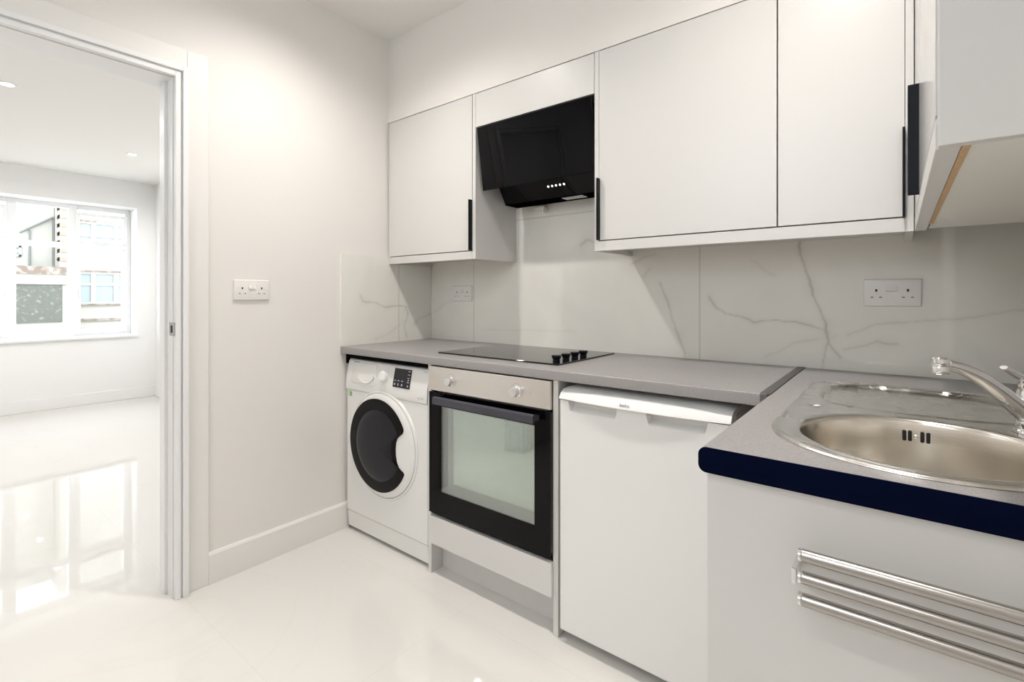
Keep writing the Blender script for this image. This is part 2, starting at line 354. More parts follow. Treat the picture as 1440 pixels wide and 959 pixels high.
for (x, y, spr, bl), w_, lb in zip(kd, (0.90, 0.90, 0.5, 0.5), ('round ceiling downlight above the washing machine end of the kitchen', 'round ceiling downlight above the sink end of the kitchen', 'added unseen ceiling downlight behind the viewer on the doorway side', 'added unseen ceiling downlight behind the viewer on the sink side')):
    downlight('ceiling_downlight', (x, y, ZC), KITCHEN_W*w_, KITCHEN_COL, lb, 'kitchen ceiling downlights', spread=spr, blend=bl)
G = 'living room ceiling downlights'
for x, lab in ((-3.33, 'far'), (-2.10, 'middle'), (-0.9, 'near')):
    for y in (-0.62, -1.55, -2.6):
        if lab == 'far' and y == -0.62: L_ = 'lit downlight in the next room ceiling, right one of two seen, near the window'
        elif lab == 'middle' and y == -1.55: L_ = 'lit downlight in the next room ceiling, left one of two seen'
        else: L_ = 'added unseen downlight in the next room ceiling, hidden behind the wall beside the doorway'  # out of view, added to light the next room
        downlight('ceiling_downlight', (x, y, LZ), LIVING_W*{'far': 1.2, 'middle': 0.68, 'near': 0.42}[lab], LIVING_COL, L_, G)

# ================================================================ SPLASHBACKS (veined marble)
rng = random.Random(5)
def jitter(poly, amp, step=0.009, seed=0):
    r = random.Random(seed); out = []
    off = 0
    for (a, b), (c, d) in zip(poly, poly[1:]):
        n = max(2, int(math.hypot(c-a, d-b)/step))
        for k in range(n):
            off = off*0.82 + r.uniform(-amp, amp)*0.6; t = k/n
            L = math.hypot(c-a, d-b); out.append((a+(c-a)*t - (d-b)/L*off, b+(d-b)*t + (c-a)/L*off))
    out.append(poly[-1]); return out
def veined(name, origin, U, V, nx, nz, w, h, veins, ujoints, vjoints, thick, m):
    """grid in (u,v) on plane origin+U*u+V*v with vein / joint attributes"""
    us = np.linspace(0, w, nx+1); vs = np.linspace(0, h, nz+1); UU, VV = np.meshgrid(us, vs); vein = np.zeros_like(UU); joint = np.zeros_like(UU)
    for i, (poly, wd, st) in enumerate(veins):
        P = jitter(poly, wd*0.9, seed=i+3); n = len(P); dmin = np.full_like(UU, 9.0)
        for j, (p, q) in enumerate(zip(P, P[1:])):
            p = np.array(p); q = np.array(q); d = q-p; L2 = (d@d)+1e-9
            t = np.clip(((UU-p[0])*d[0]+(VV-p[1])*d[1])/L2, 0, 1); dd = np.hypot(UU-p[0]-t*d[0], VV-p[1]-t*d[1])
            f = 0.55+0.45*math.sin(j*0.37+i); dd = dd/max(0.45, f); dmin = np.minimum(dmin, dd)
        vein = np.maximum(vein, 0.85*st*np.exp(-(dmin/wd)**2) + 0.20*st*np.exp(-(dmin/(wd*5))**2))
    for u in ujoints: joint = np.maximum(joint, 0.6*np.exp(-((UU-u)/0.0028)**2))
    for v in vjoints: joint = np.maximum(joint, 0.6*np.exp(-((VV-v)/0.0028)**2))
    O = np.array(origin, float); U = np.array(U, float); V = np.array(V, float)
    co = O + UU[..., None]*U + VV[..., None]*V; co = co.reshape(-1, 3); W1 = nx+1
    idx = (np.arange(nz)[:, None]*W1 + np.arange(nx)[None, :]).reshape(-1)
    faces = np.stack([idx, idx+1, idx+W1+1, idx+W1], 1)
    N = np.cross(U, V); n0 = len(co)
    c4 = np.array([O, O+U*w, O+U*w+V*h, O+V*h]) - N*thick                        # back corners
    fr = [0, nx, n0-1, n0-1-nx]
    co = np.vstack([co, c4]); fl = faces.tolist()
    edge = {0: list(range(0, nx+1)), 1: [nx+W1*k for k in range(nz+1)], 2: [n0-1-k for k in range(nx+1)], 3: [n0-1-nx-W1*k for k in range(nz+1)]}
    for e in range(4):
        a, b2 = n0+e, n0+(e+1) % 4; fl.append(edge[e][::-1]+[a, b2])
    fl.append([n0+3, n0+2, n0+1, n0])
    me = bpy.data.meshes.new(name); base = O + U*w/2; me.from_pydata((co-base).tolist(), [], fl); me.update()
    for nm, A in (('vein', vein), ('joint', joint)):
        at = me.attributes.new(nm, 'FLOAT', 'POINT'); at.data.foreach_set('value', np.concatenate([A.reshape(-1), np.zeros(4)]).astype(np.float32))
    me.materials.append(m); o = bpy.data.objects.new(name, me); COL.objects.link(o); o.location = base.tolist(); return o
z0 = 0.912
def sv(*p): return [(x, z-z0) for x, z in p]
bv = [(sv((1.905, 1.39), (1.915, 1.30), (1.955, 1.15), (1.985, 1.06), (1.995, 1.0), (2.03, 0.955)), 0.0045, 0.75),
      (sv((1.60, 1.16), (1.625, 1.125), (1.66, 1.095), (1.71, 1.09), (1.76, 1.065), (1.83, 1.075), (1.90, 1.07), (1.995, 1.04)), 0.0035, 0.65),
      (sv((1.99, 1.00), (1.98, 0.96), (1.975, 0.912)), 0.0030, 0.55),
      (sv((2.05, 1.03), (2.12, 1.07), (2.25, 1.085), (2.36, 1.10), (2.5, 1.13)), 0.0040, 0.35),
      (sv((2.04, 0.985), (2.09, 1.00), (2.13, 1.02), (2.18, 1.01)), 0.0040, 0.45),
      (sv((1.40, 1.22), (1.43, 1.15), (1.46, 1.06), (1.50, 0.94), (1.505, 0.912)), 0.0050, 0.55),
      (sv((1.27, 1.30), (1.33, 1.33), (1.38, 1.34)), 0.0040, 0.40),
      (sv((1.02, 1.40), (1.05, 1.42), (1.09, 1.41)), 0.0070, 0.50),
      (sv((1.33, 1.245), (1.36, 1.28)), 0.0070, 0.25),
      (sv((1.80, 0.94), (1.90, 1.0), (2.02, 1.03)), 0.0055, 0.22),
      (sv((1.75, 1.30), (1.80, 1.26), (1.83, 1.24)), 0.0050, 0.22),
      (sv((0.40, 0.98), (0.70, 0.99), (1.0, 1.0)), 0.0040, 0.16),
      (sv((0.02, 1.06), (0.12, 1.12), (0.25, 1.15)), 0.0050, 0.20)]
sb = veined('backsplash', (0.0, 0.0, z0), (1, 0, 0), (0, 0, 1), 630, 200, XR, 0.80, bv, [0.345, 1.563], [0.640], 0.0098, M['splash'])
tag(sb, 'long glossy marble splashback with grey veins behind hob and sink', 'splashback')
def sl(*p): return [(y+0.60, z-z0) for y, z in p]
lv = [(sl((-0.49, 1.17), (-0.47, 1.135), (-0.40, 1.13), (-0.33, 1.10), (-0.26, 1.11), (-0.18, 1.10)), 0.0035, 0.65),
      (sl((-0.19, 1.10), (-0.17, 1.06), (-0.20, 1.0), (-0.185, 0.93)), 0.0035, 0.6),
      (sl((-0.13, 1.0), (-0.09, 1.03), (-0.03, 1.045), (0.0, 1.06)), 0.0035, 0.5),
      (sl((-0.40, 0.93), (-0.30, 0.96), (-0.19, 1.03)), 0.0040, 0.25)]
sl_ = veined('backsplash', (0.0, -0.60, z0), (0, 1, 0), (0, 0, 1), 150, 115, 0.5985, 0.461, lv, [0.36], [], 0.0078, M['splash'])
tag(sl_, 'short glossy marble splashback on the left wall above the washing machine', 'splashback')

# ================================================================ WALL UNITS
ZB, ZT, YD = 1.336, 2.104, -0.31
def handle_y(x0, x1, z0=1.376, z1=1.613, y=YD):      # edge pull on a door facing -y
    b = BM(); box(b, x0, x1, y-0.021, y+0.001, z0, z1, bev=0.0015); return b
def wall_unit(name, x0, x1, doors, label, left_pad=0.018, right_pad=0.018):
    t = thing(name, label, 'cabinet', ((x0+x1)/2, -0.15, ZB))
    c = BM(); YI = YD+0.019
    box(c, x0, x0+left_pad, YD+0.001, 0, ZB, ZT, bev=0.0008); box(c, x1-right_pad, x1, YD+0.001, 0, ZB, ZT, bev=0.0008)
    a, b_ = x0+left_pad, x1-right_pad
    box(c, a, b_, YI, -0.001, ZB+0.022, ZB+0.040); box(c, a, b_, YI, -0.001, ZT-0.018, ZT); box(c, a, b_, -0.012, -0.001, ZB+0.04, ZT-0.018)
    obj('carcass', c, M['door_grey'], t)
    obj('light_rail', Bx(a, b_, YD, YI+0.004, ZB, ZB+0.037, bev=0.001), M['door_grey'], t)
    for (dx0, dx1, side) in doors:
        d = obj('door', Bx(dx0, dx1, YD, YD+0.018, ZB+0.041, ZT-0.002, bev=0.0012), M['door_grey'], t)
        h = handle_y(dx1-0.005, dx1+0.001) if side == 'r' else handle_y(dx0-0.001, dx0+0.005)
        obj('handle', h, M['black_handle'], d, label='black edge pull handle')
    return t
wall_unit('wall_cabinet', 0.002, 0.640, [(0.014, 0.6185, 'r')], 'light grey wall cabinet beside the left wall, above the washing machine', left_pad=0.010)
t2 = wall_unit('wall_cabinet', 1.262, 2.216, [(1.2815, 1.890, 'l'), (1.894, 2.197, 'r')], 'wide light grey wall cabinet with two doors right of the black hood')
# hood bay: flap and back
t = thing('bridging_cabinet', 'light grey panel unit over the black cooker hood between wall cabinets', 'cabinet', (0.951, -0.15, 1.945))
c = BM(); box(c, 0.641, 1.261, YD+0.02, -0.001, 2.086, ZT); box(c, 0.641, 1.261, YD+0.02, -0.001, 1.965, 1.98)
obj('carcass', c, M['door_grey'], t)
obj('flap_door', Bx(0.642, 1.2605, YD, YD+0.018, 1.946, ZT-0.002, bev=0.0012), M['door_grey'], t)
# inner left frame strip of bay
# right hand wall unit along the right wall
XF = 2.218
t = thing('wall_cabinet', 'light grey wall cabinet on the right wall above the sink, end panel in shade', 'cabinet', (2.38, -0.78, ZB))
c = BM()
box(c, 2.246, XR-0.001, -1.2295, -0.316, ZB+0.004, ZB+0.020)
box(c, 2.246, XR-0.001, -1.2295, -0.316, ZT-0.018, ZT); box(c, XR-0.012, XR-0.001, -1.2295, -0.316, ZB+0.02, ZT-0.018)
obj('carcass', c, M['under_gloss'], t, label='glossy cream underside')
obj('chipboard_edge', Bx(2.2415, 2.2495, -1.2285, -0.44, ZB+0.0005, ZB+0.006), M['chip'], t, label='bare brown chipboard strip')
obj('end_panel', Bx(XF+0.002, XR-0.001, -1.248, -1.2300, ZB, ZT, bev=0.001), M['door_grey'], t)
obj('light_rail', Bx(XF, XF+0.023, -1.2295, -0.313, ZB, ZB+0.037, bev=0.001), M['door_grey'], t)
obj('corner_filler', Bx(XF, XF+0.018, -0.640, -0.313, ZB+0.041, ZT-0.002, bev=0.001), M['door_grey'], t)
M['door_gloss'] = mat('light_grey_gloss_board', (0.70, 0.685, 0.665), 0.13, bump=(160, 0.05))
d = obj('door', Bx(XF, XF+0.018, -1.228, -0.6412, ZB+0.041, ZT-0.002, bev=0.0012), M['door_gloss'], t)
obj('handle', Bx(XF-0.019, XF+0.002, -0.650, -0.645, 1.378, 1.613, bev=0.0012), M['black_handle'], d, label='black edge pull handle')

# ================================================================ COOKER HOOD
t = thing('cooker_hood', 'black angled glass cooker hood set between the grey wall cabinets', 'cooker hood', (0.95, -0.1, 1.57))
b = BM()
prism(b, [(0.655, -0.316, 1.938), (0.655, -0.274, 1.655), (0.655, -0.268, 1.656), (0.655, -0.310, 1.939)], (0.597, 0, 0))
bmesh.ops.bevel(b, geom=b.edges[:], offset=0.0012, segments=1, affect='EDGES')
obj('glass_panel', b, M['hood_glass'], t)
obj('housing', prism(BM(), [(0.668, -0.300, 1.930), (0.668, -0.262, 1.690), (0.668, -0.05, 1.690), (0.668, -0.02, 1.930)], (0.57, 0, 0)), M['black_handle'], t)
lb = obj('lower_panel', prism(BM(), [(0.690, -0.212, 1.700), (0.690, -0.150, 1.604), (0.690, -0.055, 1.604), (0.690, -0.055, 1.700)], (0.520, 0, 0)), M['hood_glass'], t)
# buttons on sloping face
n = Vector((0, -0.096, -0.062)).normalized()
for k in range(5):
    x = 0.960+0.0205*k; p = Vector((x, -0.212+0.062*0.52, 1.700-0.096*0.52))
    obj('button', lathe(BM(), p, n, [(0.0048, -0.001), (0.0048, 0.001), (0, 0.0014)], 16), M['led'], lb)
M['hood_under'] = mat('matt_black_underside', (0.002, 0.002, 0.003), 0.9, spec=0.0)
obj('base_plate', Bx(0.690, 1.210, -0.150, -0.055, 1.6008, 1.6039), M['hood_under'], t)  # matt black plate added to keep reflections off the glossy hood underside
obj('lamp_cover', Bx(1.005, 1.110, -0.140, -0.095, 1.5975, 1.6015, bev=0.001), M['hood_label'], t)
b = BM(); box(b, 0.775, 0.84, -0.040, -0.001, 1.584, 1.5995, bev=0.002); box(b, 0.835, 0.843, -0.050, -0.001, 1.566, 1.592, bev=0.001)
obj('wall_bracket', b, M['white_plastic'], t)

# ================================================================ WORKTOPS
def nose_profile(zb, zt, r=0.007, n=5):
    pts = []
    for k in range(n+1): a = PI/2*k/n; pts.append((r-r*math.sin(a), zb+r-r*math.cos(a)))   # bottom to front
    for k in range(n+1): a = PI/2*k/n; pts.append((r-r*math.cos(a), zt-r+r*math.sin(a)))
    return pts   # (inset from front, z)
b = BM(); P = nose_profile(0.877, 0.912, 0.005)
prism(b, [(XW+0.001, -0.60+i, z) for i, z in P]+[(XW+0.001, 0.0, 0.912), (XW+0.001, 0.0, 0.877)], (1.902-XW-0.001, 0, 0))
o = obj('worktop', b, M['worktop'], smooth=True); tag(o, 'grey laminate worktop running along the marble splashback over oven and fridge', 'worktop')
b = BM(); prism(b, [(0.0, -0.572, 0.8768), (0.0, -0.572, 0.826), (0.014, -0.572, 0.826), (0.014, -0.572, 0.856), (0.6220, -0.572, 0.856), (0.6220, -0.572, 0.8768)], (0, 0.016, 0))  # black strip standing for the dark shade in the gap above the washing machine
M['gap_shade_black'] = mat('matt_black_gap_shade', (0.002, 0.002, 0.004), 0.8, spec=0.05); obj('gap_shade_strip', b, M['gap_shade_black'], o, label='matt black strip painted as shade in the gap under the worktop')
b = BM(); P = nose_profile(0.876, 0.9132, 0.003)
prism(b, [(1.9025, -0.602+i, z) for i, z in P]+[(1.9025, 0.0, 0.9132), (1.9025, 0.0, 0.876)], (0.0165, 0, 0))
prism(b, [(1.918, -0.602, 0.9090), (1.926, -0.602, 0.9118), (1.926, -0.602, 0.9132), (1.918, -0.602, 0.9132)], (0, 0.6018, 0))
o = obj('joint_strip', b, M['joint_strip']); tag(o, 'dark metal strip joining the two grey worktops near the corner', 'joint strip')

BCX, BCY = 2.215, -0.900
X0, X1, Y0, Y1, ZP0, ZP1 = 1.9195, XR-0.001, -1.150, -0.0005, 0.870, 0.912
def sink_outline(a):
    """radius from bowl centre to outer edge along angle a"""
    dx, dy = math.cos(a), math.sin(a); lo, hi = 0.1, 0.9
    def inside(x, y):
        hw = 0.2275
        if y < BCY: return ((x-BCX)/hw)**2+((y-BCY)/0.214)**2 < 1
        yt = -0.272; r = 0.11
        if abs(x-BCX) > hw or y > yt: return False
        cx = hw-r
        if abs(x-BCX) > cx and y > yt-r: return math.hypot(abs(x-BCX)-cx, y-(yt-r)) < r
        return True
    for _ in range(30):
        m_ = (lo+hi)/2
        if inside(BCX+dx*m_, BCY+dy*m_): lo = m_
        else: hi = m_
    return lo
def ray_rect(cx, cy, a, x0, x1, y0, y1):
    dx, dy = math.cos(a), math.sin(a); t = 9
    if dx > 1e-9: t = min(t, (x1-cx)/dx)
    if dx < -1e-9: t = min(t, (x0-cx)/dx)
    if dy > 1e-9: t = min(t, (y1-cy)/dy)
    if dy < -1e-9: t = min(t, (y0-cy)/dy)
    return t
b = BM(); xi = X0+0.014; angs = sorted(set([2*PI*k/240 for k in range(240)] + [math.atan2(y-BCY, x-BCX) % (2*PI) for x in (xi, X1) for y in (Y0, Y1)]))
rings = []
for (z) in (ZP1, ZP0):
    inn = [b.verts.new((BCX+(sink_outline(a)-0.010)*math.cos(a), BCY+(sink_outline(a)-0.010)*math.sin(a), z)) for a in angs]
    out = []
    for a in angs:
        q = ray_rect(BCX, BCY, a, xi, X1, Y0, Y1); out.append(b.verts.new((BCX+q*math.cos(a), BCY+q*math.sin(a), z)))
    rings.append((inn, out))
n = len(angs)
for k in range(n):
    k2 = (k+1) % n; (i1, o1), (i0, o0) = rings
    b.faces.new((i1[k], o1[k], o1[k2], i1[k2])); b.faces.new((i0[k], i0[k2], o0[k2], o0[k])); b.faces.new((i1[k], i1[k2], i0[k2], i0[k]))
    if not (abs(o1[k].co.x-xi) < 1e-6 and abs(o1[k2].co.x-xi) < 1e-6): b.faces.new((o1[k], o0[k], o0[k2], o1[k2]))
P = nose_profile(ZP0, ZP1, 0.013, 8)
A = [b.verts.new((X0+i, Y0, z)) for i, z in P]; B_ = [b.verts.new((X0+i, Y1, z)) for i, z in P]
A = [b.verts.new((xi, Y0, ZP0))]+A+[b.verts.new((xi, Y0, ZP1))]; B_ = [b.verts.new((xi, Y1, ZP0))]+B_+[b.verts.new((xi, Y1, ZP1))]
for k in range(len(A)-1): b.faces.new((A[k], A[k+1], B_[k+1], B_[k]))
b.faces.new(A); b.faces.new(B_[::-1])
bmesh.ops.remove_doubles(b, verts=b.verts[:], dist=1e-5)
pw = obj('worktop', b, M['worktop'], smooth=True); tag(pw, 'grey laminate worktop holding the round sink, cut end edged in blue black', 'worktop')
pts = [(X0+i, Y0, z) for i, z in P]
pts = [(X0+max(i, 0.0), Y0-0.0002, z) for i, z in P]+[(X1, Y0-0.0002, ZP1), (X1, Y0-0.0002, ZP0)]
obj('end_edging', prism(BM(), pts, (0, -0.0022, 0)), M['black_edge'], pw, label='blue-black edging on the cut end')

# ================================================================ BASE PANELS
def base_panel(x0, x1, label):
    o = obj('support_panel', Bx(x0, x1, -0.585, -0.02, 0, 0.8765, bev=0.001), M['door_grey']); return tag(o, label, 'panel')
base_panel(0.6225, 0.6425, 'narrow grey upright panel between washing machine and oven')
base_panel(1.2535, 1.2735, 'narrow grey upright panel between oven and white fridge')
t = thing('oven_housing', 'light grey filler panel and recessed plinth below the built-in oven', 'oven housing', (0.948, -0.3, 0))
obj('filler_panel', Bx(0.6432, 1.2528, -0.597, -0.579, 0.133, 0.250, bev=0.001), M['door_grey'], t)
obj('plinth', Bx(0.6432, 1.2528, -0.520, -0.504, 0.0, 0.150), M['door_grey'], t)
obj('shelf', Bx(0.6432, 1.2528, -0.578, -0.03, 0.200, 0.218), M['door_grey'], t)
t = thing('sink_base_cabinet', 'grey end panel and base cabinet under the sink worktop, in the foreground', 'cabinet', (2.22, -0.56, 0))
obj('end_panel', Bx(1.930, XR-0.001, -1.139, -1.121, 0.0, 0.8698, bev=0.001), M['door_grey'], t)
obj('side_panel', Bx(1.934, 1.952, -1.1205, -0.62, 0.10, 0.8698), M['door_grey'], t)
obj('plinth', Bx(1.975, 1.990, -1.1205, -0.62, 0.0, 0.098), M['door_grey'], t)

# towel rail on end panel
t = thing('towel_rail', 'three-bar brushed steel towel rail fixed to the grey end panel', 'towel rail', (2.29, -1.165, 0.76))
for z, x0 in ((0.7935, 2.076), (0.7620, 2.076), (0.7305, 2.076)):
    br = obj('bar', tube(BM(), [(x0, -1.186, z), (2.50, -1.186, z)], 0.0090, 24), M['rail_steel'], t, True)
    obj('end_cap', tube(BM(), [(x0-0.0045, -1.186, z), (x0-0.0012, -1.186, z)], 0.0094, 24), M['chrome'], br, True)
for x in (2.066, 2.502):
    b = BM(); box(b, x-0.003, x+0.003, -1.192, -1.139, 0.7520, 0.7740, bev=0.001)
    obj('bracket', b, M['chrome'], t)

# ================================================================ SINK
def sstep(a, b_, x):
    t_ = min(1, max(0, (x-a)/(b_-a))); return t_*t_*(3-2*t_)
sk = thing('inset_sink', 'round-bowl stainless steel sink with drainer set into the grey worktop', 'sink', (BCX, -0.69, 0.912))
N = 520; K = 110; RB = 0.1830
b = BM(); rows = []
aa = []
for k in range(N):   # denser angles towards the drainer
    u = k/N; aa.append(2*PI*u + PI/2 - 0.55*math.sin(2*PI*u))
for a in aa:
    ro = sink_outline(a); row = []
    for j in range(K+1):
        t_ = j/K; r = RB + (ro-RB)*t_; x = BCX+r*math.cos(a); y = BCY+r*math.sin(a); de = (ro-r)
        z = 0.9145
        # outer bead
        z += 0.0022*math.exp(-((de-0.007)/0.0045)**2) - 0.0020*(1-sstep(0, 0.004, de))
        z += 0.0016*math.exp(-((r-RB-0.008)/0.006)**2)
        # drainer dish
        ex = (x-BCX)/0.190; ey = (y+0.478)/0.185; q = (abs(ex)**3.2+abs(ey)**3.2)**(1/3.2); q = max(q, 1+(BCY+0.225+0.05*ex*ex - y)/0.185 if y < -0.55 else 0)
        dish = 1-sstep(0.945, 1.0, q); z -= 0.0095*dish; z += 0.0022*math.exp(-((q-1.022)/0.020)**2)*(1-sstep(-0.60, -0.54, y))
        if dish > 0.5: z += 0.0012*max(0, math.sin((x-BCX)*2*PI/0.045))*sstep(0.5, 1, dish)*(1-sstep(-0.42, -0.36, y)) * sstep(-0.64, -0.60, y)
        # small pressed ridge left of the bowl top
        z += 0.0042*math.exp(-(((x-2.040)/0.016)**2+((y+0.690-0.4*(x-2.04))/0.006)**2))
        row.append(b.verts.new((x, y, z)))
    rows.append(row)
for k in range(N):
    A, B2 = rows[k], rows[(k+1) % N]
    for j in range(K): b.faces.new((A[j], A[j+1], B2[j+1], B2[j]))
obj('drainboard', b, M['sink_deck'], sk, True)
prof = [(RB, 0.9148), (RB-0.002, 0.9138), (RB-0.0042, 0.911), (RB-0.0052, 0.906), (RB-0.008, 0.87), (RB-0.013, 0.82), (RB-0.020, 0.785), (RB-0.034, 0.765), (RB-0.055, 0.757), (0.06, 0.752), (0.045, 0.750), (0.0, 0.750)]
obj('bowl', lathe(BM(), (BCX, BCY, 0), (0, 0, 1), prof, 128), M['sink'], sk, True)
obj('strainer', lathe(BM(), (BCX, BCY, 0.7505), (0, 0, 1), [(0.042, 0), (0.042, 0.002), (0.034, 0.003), (0.02, 0.0), (0, 0.001)], 40), M['chrome'], sk, True)
for dx in (-0.0185, -0.0095, 0.0095, 0.0185):
    a = PI/2 - dx/(0.175) + 0.02; r = RB-0.0078; x = BCX+r*math.cos(a); y = BCY+r*math.sin(a)
    c = Matrix.Translation((x, y, 0.883)) @ Matrix.Rotation(a-PI/2, 4, 'Z')
    bb = BM(); box(bb, -0.0031, 0.0031, -0.0022, 0.0010, -0.0105, 0.0105, bev=0.0020, seg=3); bmesh.ops.transform(bb, matrix=c, verts=bb.verts[:])
    obj('overflow_slot', bb, M['dark_hole'], sk, True)
obj('overflow_screw', lathe(BM(), (BCX-0.0035, BCY+RB-0.0075, 0.883), (0, -1, 0), [(0.0042, 0), (0.0042, 0.001), (0.002, 0.0022), (0, 0.0024)], 20), M['chrome'], sk, True)

# ================================================================ TAP
tp = thing('mixer_tap', 'chrome single-lever mixer tap behind the sink bowl', 'tap', (2.376, -0.712, 0.914))
TX, TY = 2.376, -0.712
obj('base_ring', lathe(BM(), (TX, TY, 0.9152), (0, 0, 1), [(0.0, 0), (0.027, 0), (0.027, 0.004), (0.0245, 0.007), (0.0245, 0.012), (0.022, 0.014)], 40), M['chrome'], tp, True)
obj('body', lathe(BM(), (TX, TY, 0.929), (0, 0, 1), [(0.0235, 0), (0.0235, 0.030), (0.0222, 0.032), (0.0222, 0.034), (0.0235, 0.036), (0.0225, 0.060), (0.018, 0.068), (0, 0.070)], 40), M['chrome'], tp, True)
lev = BM(); tube(lev, [(TX, TY, 0.990), (TX-0.001, TY-0.002, 1.006), (TX-0.006, TY-0.008, 1.016)], [0.0205, 0.021, 0.016], 28)
tube(lev, [(TX+0.004, TY+0.002, 1.008), (TX-0.020, TY-0.014, 1.018), (TX-0.042, TY-0.028, 1.034)], [0.014, 0.010, 0.0065], 20, flat=(1.25, 0.6))
obj('lever', lev, M['chrome'], tp, True)
sp_ = BM(); s0 = Vector((TX-0.008, TY-0.010, 0.947)); s1 = Vector((2.248, -0.868, 1.046))
pts, rr = [], []
for k in range(15):
    u = k/14; p = s0.lerp(s1, u); p.z += 0.013*math.sin(PI*u)*(0.5+u); pts.append(p); rr.append(0.0190-0.0085*u)
tube(sp_, pts, rr, 28, flat=(1.0, 0.82))
so = obj('spout', sp_, M['chrome'], tp, True)
NZ = Vector((2.240, -0.876, 1.0)); 
obj('aerator', lathe(BM(), (NZ.x, NZ.y, 1.030), (0, 0, 1), [(0, 0), (0.0115, 0), (0.0128, 0.002), (0.0128, 0.013), (0.0122, 0.014), (0.0128, 0.015), (0.0128, 0.026), (0.010, 0.029), (0, 0.030)], 32), M['chrome'], so, True)

# ================================================================ HOB
hb = thing('induction_hob', 'black glass hob with four side knobs set in the grey worktop', 'hob', (0.91, -0.28, 0.912))
obj('glass_top', Bx(0.597, 1.222, -0.505, -0.058, 0.9123, 0.9185, bev=0.0014), M['hob_glass'], hb)
for y in (-0.455, -0.388, -0.322, -0.257):
    k = obj('knob', lathe(BM(), (1.182, y, 0.9186), (0, 0, 1), [(0.0, 0), (0.0145, 0), (0.0135, 0.004), (0.0130, 0.008), (0.0175, 0.017), (0.0182, 0.022), (0.0172, 0.0238), (0, 0.0238)], 32), M['black_handle'], hb, True)

# ================================================================ OVEN
ov = thing('built_in_oven', 'built-in electric oven with steel control panel and black glass door', 'oven', (0.948, -0.3, 0.22))
c = BM(); XA, XB = 0.6440, 1.2520
box(c, XA+0.006, XA+0.03, -0.575, -0.05, 0.255, 0.872); box(c, XB-0.03, XB-0.006, -0.575, -0.05, 0.255, 0.872)
box(c, XA+0.006, XB-0.006, -0.575, -0.05, 0.255, 0.275); box(c, XA+0.006, XB-0.006, -0.575, -0.05, 0.76, 0.872); box(c, XA+0.006, XB-0.006, -0.07, -0.05, 0.275, 0.76)
obj('chassis', c, M['carcass_dark'], ov)
c = BM(); cx0, cx1, cz0, cz1, cy0, cy1 = 0.720, 1.176, 0.345, 0.715, -0.555, -0.16
for a_ in ((cx0-0.012, cx0, cy0, cy1, cz0, cz1), (cx1, cx1+0.012, cy0, cy1, cz0, cz1), (cx0, cx1, cy0, cy1, cz0-0.012, cz0), (cx0, cx1, cy0, cy1, cz1, cz1+0.012), (cx0, cx1, cy1, cy1+0.012, cz0, cz1)): box(c, *a_)
obj('cavity', c, M['cavity'], ov)
for z in (0.452, 0.560):
    r_ = BM()
    for y in (-0.535, -0.20): tube(r_, [(cx0+0.004, y, z), (cx1-0.004, y, z)], 0.0045, 8)
    for x in (cx0+0.012, cx1-0.012): tube(r_, [(x, -0.535, z), (x, -0.20, z)], 0.0032, 8)
    for k in range(11): x = cx0+0.05+k*0.0355; tube(r_, [(x, -0.533, z), (x, -0.202, z)], 0.0015, 6)
    obj('wire_rack', r_, M['rack'], ov, True)
pn = obj('control_panel', Bx(XA+0.0015, XB-0.0015, -0.600, -0.576, 0.774, 0.8725, bev=0.0012), M['steel'], ov)
for x in (0.772, 1.106):
    kb = BM(); lathe(kb, (x, -0.600, 0.821), (0, -1, 0), [(0, 0), (0.0205, 0), (0.0205, 0.003), (0.0170, 0.0045), (0.0178, 0.020), (0.0165, 0.0232), (0, 0.0238)], 40)
    obj('knob', kb, M['knob'], pn, True)
for x in (0.772, 1.106):
    mk = BM(); tube(mk, [(x+0.028*math.cos(math.radians(q)), -0.5999, 0.821+0.028*math.sin(math.radians(q))) for q in range(-40, 225, 12)], 0.0005, 6)
    obj('dial_scale', mk, M['print'], pn)
obj('indicator_light', Bx(1.168, 1.172, -0.6006, -0.5995, 0.819, 0.823), M['print'], pn)
# door: glass frame with window, inner frame, coated pane
dx0, dx1, dz0, dz1 = XA+0.0015, XB-0.0015, 0.2665, 0.767; wx0, wx1, wz0, wz1 = 0.716, 1.185, 0.362, 0.712
c = BM()
for a_ in ((dx0, wx0, dz0, dz1), (wx1, dx1, dz0, dz1), (wx0, wx1, dz0, wz0), (wx0, wx1, wz1, dz1)): box(c, a_[0], a_[1], -0.600, -0.594, a_[2], a_[3])
bmesh.ops.remove_doubles(c, verts=c.verts[:], dist=1e-5)
dr = obj('door', c, M['black_glass'], ov, label='black glass oven door')
obj('pane', Bx(wx0, wx1, -0.5985, -0.5950, wz0, wz1), M['oven_pane'], dr)
c = BM(); ix0, ix1, iz0, iz1 = 0.750, 1.168, 0.392, 0.700
for a_ in ((dx0+0.01, ix0, dz0+0.01, dz1-0.01), (ix1, dx1-0.01, dz0+0.01, dz1-0.01), (ix0, ix1, dz0+0.01, iz0), (ix0, ix1, iz1, dz1-0.01)): box(c, a_[0], a_[1], -0.572, -0.560, a_[2], a_[3])
obj('inner_frame', c, M['oven_inner'], dr)
obj('inner_pane', Bx(ix0, ix1, -0.568, -0.564, iz0, iz1), M['oven_pane2'], dr)
c = BM(); HX0, HX1 = 0.706, 1.206
prism(c, [(HX0, -0.640, 0.728), (HX0, -0.640, 0.752), (HX0, -0.632, 0.758), (HX0, -0.628, 0.758), (HX0, -0.628, 0.728)], (HX1-HX0, 0, 0))
for x in (HX0, HX1-0.016): prism(c, [(x, -0.630, 0.734), (x, -0.630, 0.756), (x, -0.599, 0.750), (x, -0.599, 0.734)], (0.016, 0, 0))
obj('handle', c, M['oven_handle'], dr, label='black bar handle')

